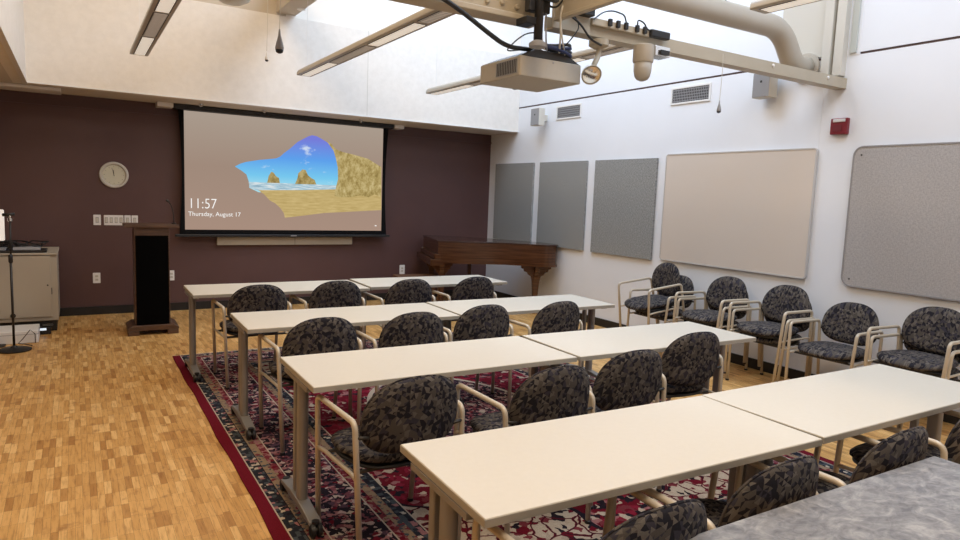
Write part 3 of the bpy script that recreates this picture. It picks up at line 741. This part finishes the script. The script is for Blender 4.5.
# ------------------------------------------------------------ right wall boards
def wboard(name, y0, y1, z0, z1, m, lab, cat, th=.026, r=.004, frame=None):
    t = thing(name, lab, cat, (XR-.004, (y0+y1)/2, (z0+z1)/2)); hy, hz = (y1-y0)/2, (z1-z0)/2
    rr = max(r-.008, .003)
    obj('panel', prism(bmesh.new(), rrect(-hy+.006, hy-.006, -hz+.006, hz-.006, rr, 6), -th, 0, 'x'), m, t, bevel=.002)
    if frame:
        bm = bmesh.new(); o_ = rrect(-hy, hy, -hz, hz, r, 6); i_ = rrect(-hy+.012, hy-.012, -hz+.012, hz-.012, max(r-.012, .002), 6)
        n = len(o_)
        vo = [[bm.verts.new((x, a, b)) for a, b in P] for x in (-th-.004, 0) for P in (o_, i_)]
        for k in range(n):
            j = (k+1) % n
            bm.faces.new((vo[0][k], vo[0][j], vo[1][j], vo[1][k])); bm.faces.new((vo[0][k], vo[0][j], vo[2][j], vo[2][k])); bm.faces.new((vo[1][k], vo[1][j], vo[3][j], vo[3][k]))
        obj('frame', bm, frame, t)
    return t
wboard('acoustic_panel', 7.96, 9.00, .94, 2.138, m_tack, 'grey fabric wall panel farthest away, directly behind the piano', 'wall panel')['group'] = 'grey fabric wall panels'
wboard('acoustic_panel', 6.77, 7.82, .94, 2.138, m_tack, 'middle grey fabric wall panel, above the piano tail', 'wall panel')['group'] = 'grey fabric wall panels'
wboard('acoustic_panel', 5.54, 6.62, .94, 2.138, m_tack, 'grey fabric wall panel next to the beige board', 'wall panel')['group'] = 'grey fabric wall panels'
m_fr = mat('board_frame_grey', (.55, .53, .51), .4)
wboard('beige_board', 3.605, 5.41, .965, 2.17, m_wb, 'large plain beige board with rounded corners above the wall chairs', 'board', .022, .035, m_fr)
t = wboard('tackboard', 1.45, 3.275, .955, 2.168, m_tack2, 'large warm grey tackboard with rounded corners at the right picture edge', 'tackboard', .022, .085, mat('tackboard_edge', (.30, .29, .29), .6))
for zz in (-.54, .53): obj('screw', L([(.008, -.023), (.007, -.026)], cy=.84, cz=zz, seg=8, axis='x'), m_dark, t)
def wvent(y0, y1, z0, z1, lab):
    t = thing('air_vent', lab, 'vent', (XR, (y0+y1)/2, (z0+z1)/2), 0, 'wall air vents'); hy, hz = (y1-y0)/2, (z1-z0)/2
    bm = bmesh.new()
    for a in ((-hy, hy, hz-.02, hz), (-hy, hy, -hz, -hz+.02), (-hy, -hy+.02, -hz+.02, hz-.02), (hy-.02, hy, -hz+.02, hz-.02)): box(bm, -.012, 0, a[0], a[1], a[2], a[3])
    obj('frame', bm, m_white, t, bevel=.002)
    obj('backing', B(-.004, 0, -hy+.02, hy-.02, -hz+.02, hz-.02), m_dark, t)
    bm = bmesh.new(); n = 22
    for k in range(n):
        y = -hy+.02 + (k+.5)*(2*hy-.04)/n; box(bm, -.008, -.004, y-.003, y+.003, -hz+.02, hz-.02)
    for k in range(5):
        z = -hz+.02 + (k+.5)*(2*hz-.04)/5; box(bm, -.009, -.005, -hy+.02, hy-.02, z-.004, z+.004)
    obj('grille', bm, m_greyp, t)
wvent(6.98, 7.51, 2.71, 2.895, 'white framed air vent high on the wall, farther one near the bulkhead')
wvent(4.87, 5.42, 2.715, 2.905, 'white framed air vent high on the wall, nearer one right of the ceiling camera')
def wspk(y, z, hx, hy, hz, lab, off):
    t = thing('wall_speaker', lab, 'speaker', (XR-off, y, z), 0, 'small wall speakers')
    obj('cabinet', B(-hx, hx, -hy, hy, -hz, hz), m_offw, t, bevel=.006)
    gr = obj('grille', B(-hx-.004, -hx, -hy+.006, hy-.006, -hz+.006, hz-.006), m_greyp, t)
    obj('emblem', B(-hx-.006, -hx-.004, -.01, .01, .02, .04), m_black, gr)
    obj('wall_bracket', B(hx, off, -.02, .02, -.04, .04), m_offw, t)
wspk(7.74, 2.755, .05, .10, .12, 'off-white speaker box on the wall beside the bulkhead corner', .16)
wspk(4.15, 2.775, .06, .095, .118, 'grey fronted speaker box hung beneath the duct end', .10)
t = thing('fire_alarm', 'red fire alarm strobe on the white wall above the boards', 'fire alarm', (XR, 3.42, 2.347))
obj('housing', prism(bmesh.new(), rrect(-.075, .075, -.07, .07, .008), -.045, 0, 'x'), m_red, t, bevel=.006)
obj('strobe_lens', B(-.055, -.045, -.06, .05, .035, .062), m_glass, t, bevel=.004)
obj('sounder_grille', B(-.050, -.045, -.03, .05, -.045, .01), mat('dark_red', (.14, .008, .015), .5), t)

# ------------------------------------------------------------ beams
BY, BZ = 3.46, 2.672
NX = 2.45
t = thing('ceiling_beam', 'tan riveted steel beam crossing the top of the picture toward the right wall', 'beam')
bm = bmesh.new()
obj('lower_flange', B(-.39, NX+.02, BY-.075, BY+.075, BZ, BZ+.035), m_steelpaint, t, bevel=.006)
obj('web', B(-.39, NX-.02, BY-.012, BY+.012, BZ+.035, BZ+.46), m_steelpaint, t)
obj('upper_flange', B(-.39, NX+.02, BY-.075, BY+.075, BZ+.46, BZ+.495), m_steelpaint, t, bevel=.006)
for k in range(9):
    x = NX-.14-.105*k
    obj('bolt', L([(.016, 0), (.016, -.010), (.010, -.016)], cx=x, cy=BY-.012, cz=BZ+.085+.01*(k % 2), seg=10, axis='y'), m_steelpaint, t)
obj('node_plate', B(NX-.035, NX-.02, BY-.075, BY+.075, BZ+.035, BZ+.46), m_steelpaint, t)
t = thing('channel_beam', 'slim tan steel channel running from the projector mount to the right wall', 'beam')
bm = bmesh.new()
box(bm, NX+.12, XR, BY-.05, BY+.05, BZ, BZ+.012); box(bm, NX+.12, XR, BY-.05, BY-.040, BZ+.012, BZ+.088); box(bm, NX+.12, XR, BY+.04, BY+.05, BZ+.012, BZ+.088)
obj('channel', bm, m_steelpaint, t)
obj('gusset', B(NX+.10, NX+.40, BY-.065, BY-.052, BZ-.0, BZ+.24), m_steelpaint, t)
for x in (4.75, 5.5): obj('bolt', L([(.014, 0), (.014, -.008), (.008, -.012)], cx=x, cy=BY-.05, cz=BZ+.06, seg=10, axis='y'), m_white, t)
t = thing('cross_beam', 'tan steel beam running overhead from the projector mount toward the camera', 'beam')
obj('lower_edge', B(NX+.09, NX+.13, YN, BY-.08, BZ+.03, BZ+.055), m_steelpaint, t, bevel=.004)
obj('web', B(NX+.10, NX+.12, YN, BY-.08, BZ+.055, BZ+.45), m_steelpaint, t)
for k in range(5): obj('bolt', L([(.015, 0), (.015, -.01), (.009, -.014)], cx=NX+.10, cy=BY-.2-.11*k, cz=BZ+.16, seg=10, axis='x'), m_steelpaint, t)
t = thing('roof_purlin', 'beige box beam end meeting the bulkhead top left of the projector', 'beam')
obj('box_beam', B(2.16, 2.40, 4.2, YBH+.02, ZP+.03, ZP+.33), m_beige, t, bevel=.006)
obj('hanger_plate', L([(.05, 3.739), (.05, 3.73), (.02, 3.72)], cx=2.36, cy=8.1, seg=16), m_white, t)

# duct
t = thing('air_duct', 'fat round tan duct bending down behind the channel beam', 'duct')
bm = T(smooth_path([(-.35, 3.80, 3.17), (2.0, 3.80, 3.18), (5.36, 3.80, 3.19), (5.58, 3.80, 2.90), (5.785, 3.80, 2.90)], .26, 12), .094, seg=28)
obj('pipe', bm, m_duct, t, smooth='all')
obj('wall_collar', L([(.13, -.012), (.135, -.004), (.135, 0)], cx=XR-.016, cy=3.80, cz=2.90, seg=28, axis='x'), m_duct, t)
obj('strap', T([(4.55, 3.80, 3.29), (4.55, 3.80, 3.33), (4.58, 3.80, 3.345), (4.61, 3.80, 3.33), (4.61, 3.80, 3.29)], .006, seg=6), m_dark, t)

# ------------------------------------------------------------ linear pendant lights
def make_linear(length):
    t = thing('linear_pendant_light', 'x', 'ceiling light')
    n = 10; prof = [(.086*math.cos(PI*k/n), .075*math.sin(PI*k/n)**.8 if 0 < k < n else 0) for k in range(n+1)]
    prof = [(.080, -.006)] + prof + [(-.080, -.006)]
    obj('housing', prism(bmesh.new(), prof, 0, length, 'y'), m_alu, t, smooth=True, bevel=.006)
    k = 0; y = length-.06
    while y - .5 > 0:
        ln = min(.93, y-.04); y0 = y-ln; a_ = 'lens' if k % 2 == 0 else 'louvre'
        obj('opening', B(-.056, .056, y0-.01, y+.01, -.0075, -.0062), m_black, t)
        fr = obj(a_, B(-.046, .046, y0, y, -.011, -.0076), m_lensA if k % 2 == 0 else m_lensB, t)
        if k % 2:
            bm = bmesh.new(); q = y0+.02
            box(bm, -.046, -.043, y0, y, -.014, -.011); box(bm, .043, .046, y0, y, -.014, -.011)
            while q < y-.01: box(bm, -.045, .045, q, q+.003, -.014, -.011); q += .04
            obj('louvre_grid', bm, m_edge, fr)
        y = y0-.07; k += 1
    for yy in (.12, length-.12):
        obj('suspension_cable', T([(0, yy, .07), (0, yy, ZC-2.9)], .0022, seg=5), m_white, t)
    return t
LP = [(.60, 7.72, 'linear hanging light at top left with bright lit lens and louvre'),
      (2.28, 7.70, 'linear hanging light in the middle, running up behind the riveted beam'),
      (3.99, 7.84, 'linear hanging light passing behind the projector')]
lp = make_linear(3.66)
for i, (x, y, lab) in enumerate(LP):
    o = lp if i == 0 else copy_tree(lp)
    o.location = (x, y-3.66, 2.905); o['label'] = lab; o['group'] = 'linear hanging lights'
o = copy_tree(lp); o.location = (3.90, 2.95-3.66, 2.905); o['label'] = 'linear hanging light at the top right above the duct elbow'; o['group'] = 'linear hanging lights'
t = thing('bowl_light', 'round bowl shaped hanging light cut off by the top edge of the picture', 'ceiling light', (1.46, 7.5, 3.50))
obj('bowl', L([(.03, 0), (.10, .012), (.17, .05), (.20, .10), (.20, .13)], seg=28), m_offw, t, smooth='all')
obj('stem', T([(0, 0, .12), (0, 0, ZC-3.5)], .01, seg=8), m_offw, t)

# ------------------------------------------------------------ hanging microphones
def hangmic(x, y, z, s, lab, top):
    t = thing('hanging_microphone', lab, 'microphone', (x, y, z), 0, 'hanging ceiling microphones')
    obj('capsule', L([(.004*s, .10*s), (.007*s, .07*s), (.016*s, .035*s), (.021*s, .012*s), (.020*s, 0)], seg=18), m_greyp if s > .7 else m_white, t, smooth='all')
    obj('grille', L([(.020*s, 0), (.017*s, -.012*s), (.007*s, -.018*s)], seg=18), m_black, t, smooth='all')
    obj('cable', T([(0, 0, .10*s), (0.006, 0, .3), (0, 0, top-z)], .0022, seg=5), m_dark if s > 1.2 else m_offw, t)
hangmic(1.21, 5.0, 2.53, .62, 'small hanging microphone drop on a pale cord in front of the bulkhead', ZC)
hangmic(1.04, 4.0, 2.415, 1.15, 'larger grey hanging microphone drop on a dark cord in front of the bulkhead', ZC)
hangmic(4.13, BY-.07, 2.315, .78, 'small hanging microphone below the channel beam right of the ceiling camera', BZ+.06)

# ------------------------------------------------------------ projector and mount
t = thing('ceiling_projector', 'beige ceiling projector hanging beneath the beams with cables on top', 'projector', (2.562, 3.42, 2.355))
bm = bmesh.new(); W2 = .238
prism(bm, rrect(-W2, W2, -.02, .45, .012), 0, .120)
obj('body', bm, m_proj, t, bevel=.006)
obj('top_cover', prism(bmesh.new(), [(-.232, .121), (.232, .121), (.12, .172), (-.12, .172)], -.01, .44, 'y'), m_dark, t, bevel=.004)
vt = obj('side_vent', B(-W2-.003, -W2, .01, .25, .018, .104), m_greyp, t)
bm = bmesh.new()
for k in range(12): box(bm, -W2-.006, -W2-.003, .018+k*.019, .024+k*.019, .022, .10)
obj('vent_slats', bm, m_dark, vt)
obj('lens', L([(.055, .47), (.055, .505), (.045, .51)], cx=.08, cz=.062, seg=24, axis='y'), m_black, t, smooth=True)
obj('rear_button', L([(.006, -.022), (.005, -.024)], cx=.01, cz=.104, seg=8, axis='y'), m_greyp, t)
t = thing('projector_mount', 'black pole mount clamped to the beam above the projector', 'mount', (2.385, 3.36, 0))
obj('pole', T([(-.025, .05-.13, 2.52), (-.025, -.08, 3.20)], .027, seg=16), m_black, t, smooth='all')
obj('clamp', B(-.090, .060, -.075, -.02, BZ+.035, BZ+.42), m_black, t, bevel=.006)
obj('clamp_foot', B(-.12, -.045, -.09, .02, BZ-.045, BZ-.003), m_black, t, bevel=.005)
obj('adapter_box', B(-.02, .07, -.145, -.11, BZ+.09, BZ+.22), m_dark, t, bevel=.004)
obj('adapter_label', B(.0, .05, -.148, -.145, BZ+.12, BZ+.18), m_white, t)
obj('swivel_ring', L([(.045, 2.50), (.052, 2.505), (.052, 2.525), (.03, 2.54)], cx=-.025, cy=-.08, seg=20), m_greyp, t, smooth=True)
random.seed(3)
t = thing('blue_cable_coil', 'dark blue coiled cable heaped on the projector top', 'cable', (2.60, 3.47, 2.533))
for j in range(4):
    pts = [((.145-.012*j)*math.cos(a)+.01*j, (.10-.008*j)*math.sin(a), .014*j + .012*math.sin(2*a+j)) for a in [2*PI*k/28 for k in range(29)]]
    obj('loop', T(pts, .0105, seg=7), m_blue if j % 2 == 0 else m_black, t, smooth='all')
t = thing('projector_cables', 'loose grey and black cables dangling between beam and projector', 'cable')
def cab(pts, r, m):
    obj('cable', T(smooth_path(pts, .06, 5), r, seg=7), m, t, smooth='all')
yb = BY-.15
cab([(2.30, yb, 3.15), (2.33, yb, 2.80), (2.36, yb-.02, 2.70), (2.40, yb, 2.62), (2.42, yb, 2.52), (2.5, 3.40, 2.53)], .006, m_offw)
cab([(2.33, yb, 3.12), (2.36, yb, 2.86), (2.31, yb, 2.78), (2.42, yb-.02, 2.74), (2.44, yb, 2.56), (2.52, 3.4, 2.53)], .005, m_greyp)
cab([(2.62, yb, 3.12), (2.58, yb, 2.85), (2.53, yb-.01, 2.72), (2.55, yb, 2.62), (2.60, 3.38, 2.52)], .0065, m_offw)
cab([(2.68, yb, 3.10), (2.60, yb, 2.82), (2.54, yb, 2.70), (2.56, yb, 2.60), (2.66, 3.40, 2.52)], .005, m_offw)
cab([(2.20, yb, 3.1), (2.24, yb, 2.90), (2.38, yb, 2.78), (2.50, yb, 2.75), (2.56, yb, 2.82)], .006, m_black)
cab([(2.40, yb, 2.60), (2.30, yb, 2.58), (2.24, yb, 2.54), (2.24, 3.45, 2.49), (2.40, 3.5, 2.53)], .004, m_black)
cab([(2.60, yb, 2.74), (2.70, yb, 2.70), (2.78, yb, 2.62), (2.92, yb+.05, 2.61)], .007, m_black)
cab([(2.56, yb, 2.77), (2.64, yb, 2.75), (2.70, yb, 2.68), (2.62, yb, 2.58), (2.62, 3.42, 2.53)], .004, m_black)
bm = T(smooth_path([(1.30, BY-.09, 2.76), (1.62, BY-.10, 2.74), (1.85, BY-.10, 2.66), (2.05, BY-.10, 2.56), (2.22, BY-.06, 2.505), (2.44, BY, 2.53)], .2, 8), .014, seg=9)
tag(obj('thick_cable', bm, m_black, smooth='all'), 'thick black cable sagging from the riveted beam down to the projector', 'cable')
o = obj('junction_box', B(2.70, 2.84, BY-.12, BY-.05, BZ+.10, BZ+.19), m_black, None, bevel=.006)
tag(o, 'black junction box fixed on the channel beam right of the projector mount', 'junction box')

# flood lamp under the channel
t = thing('flood_lamp', 'round chrome faced flood lamp on a swivel arm under the channel beam', 'lamp', (2.95, BY-.04, 0))
obj('canopy', L([(.03, 2.60), (.065, 2.62), (.065, 2.655)], seg=20), m_steelpaint, t, smooth=True)
obj('arm', T(smooth_path([(0, 0, 2.62), (-.005, -.01, 2.56), (-.05, -.03, 2.50), (-.075, -.03, 2.45)], .03), .018, seg=12), m_steelpaint, t, smooth='all')
hd = obj('lamp_head', L([(.028, .06), (.04, .03), (.062, -.01), (.066, -.03), (.060, -.03), (.035, .0), (.01, .01)], seg=28), m_steelpaint, t, smooth=True)
hd.location = (-.085, -.035, 2.432); hd.rotation_euler = (-.95, .1, -.35)
bl = obj('bulb', L([(.010, .01), (.045, -.012), (.056, -.028), (.030, -.036), (.01, -.038)], seg=24), m_chrome, hd, smooth=True)
# dome camera
t = thing('ceiling_camera', 'beige cup shaped camera housing hanging under the channel beam', 'camera', (3.315, BY-.08, 0))
obj('housing', L([(.066, 2.672), (.070, 2.668), (.070, 2.565), (.064, 2.555)], seg=28), m_duct, t, smooth=True)
obj('dome', L([(.062, 2.56), (.059, 2.50), (.052, 2.465), (.038, 2.445), (.015, 2.435)], seg=28), m_proj, t, smooth='all')
obj('bracket', B(.05, .19, -.06, .04, 2.605, 2.671), m_chrome, t, bevel=.004)
obj('connector', B(.09, .17, -.075, -.06, 2.615, 2.645), m_black, t)
t = thing('power_strip_cables', 'row of black plugs and looping leads on top of the channel beam', 'power strip', (2.85, BY-.065, BZ+.06))
obj('strip', B(.0, .55, -.02, .012, .0, .045), m_steelpaint, t, bevel=.004)
for k, x in enumerate((.14, .21, .28, .38, .45)): obj('plug', B(x-.014, x+.014, -.04, -.02, .01, .055), m_black, t, bevel=.004)
obj('lead', T(smooth_path([(0, -.03, .03), (.08, -.03, .09), (.16, -.03, .11), (.26, -.03, .10), (.28, -.03, .05)], .05), .005, seg=6), m_black, t)
obj('lead', T(smooth_path([(.38, -.03, .05), (.38, -.03, .09), (.44, -.03, .08), (.47, -.03, .04), (.62, -.03, .03)], .03), .005, seg=6), m_black, t)
obj('transformer', B(.50, .68, -.045, -.0, .0, .05), m_black, t, bevel=.008)
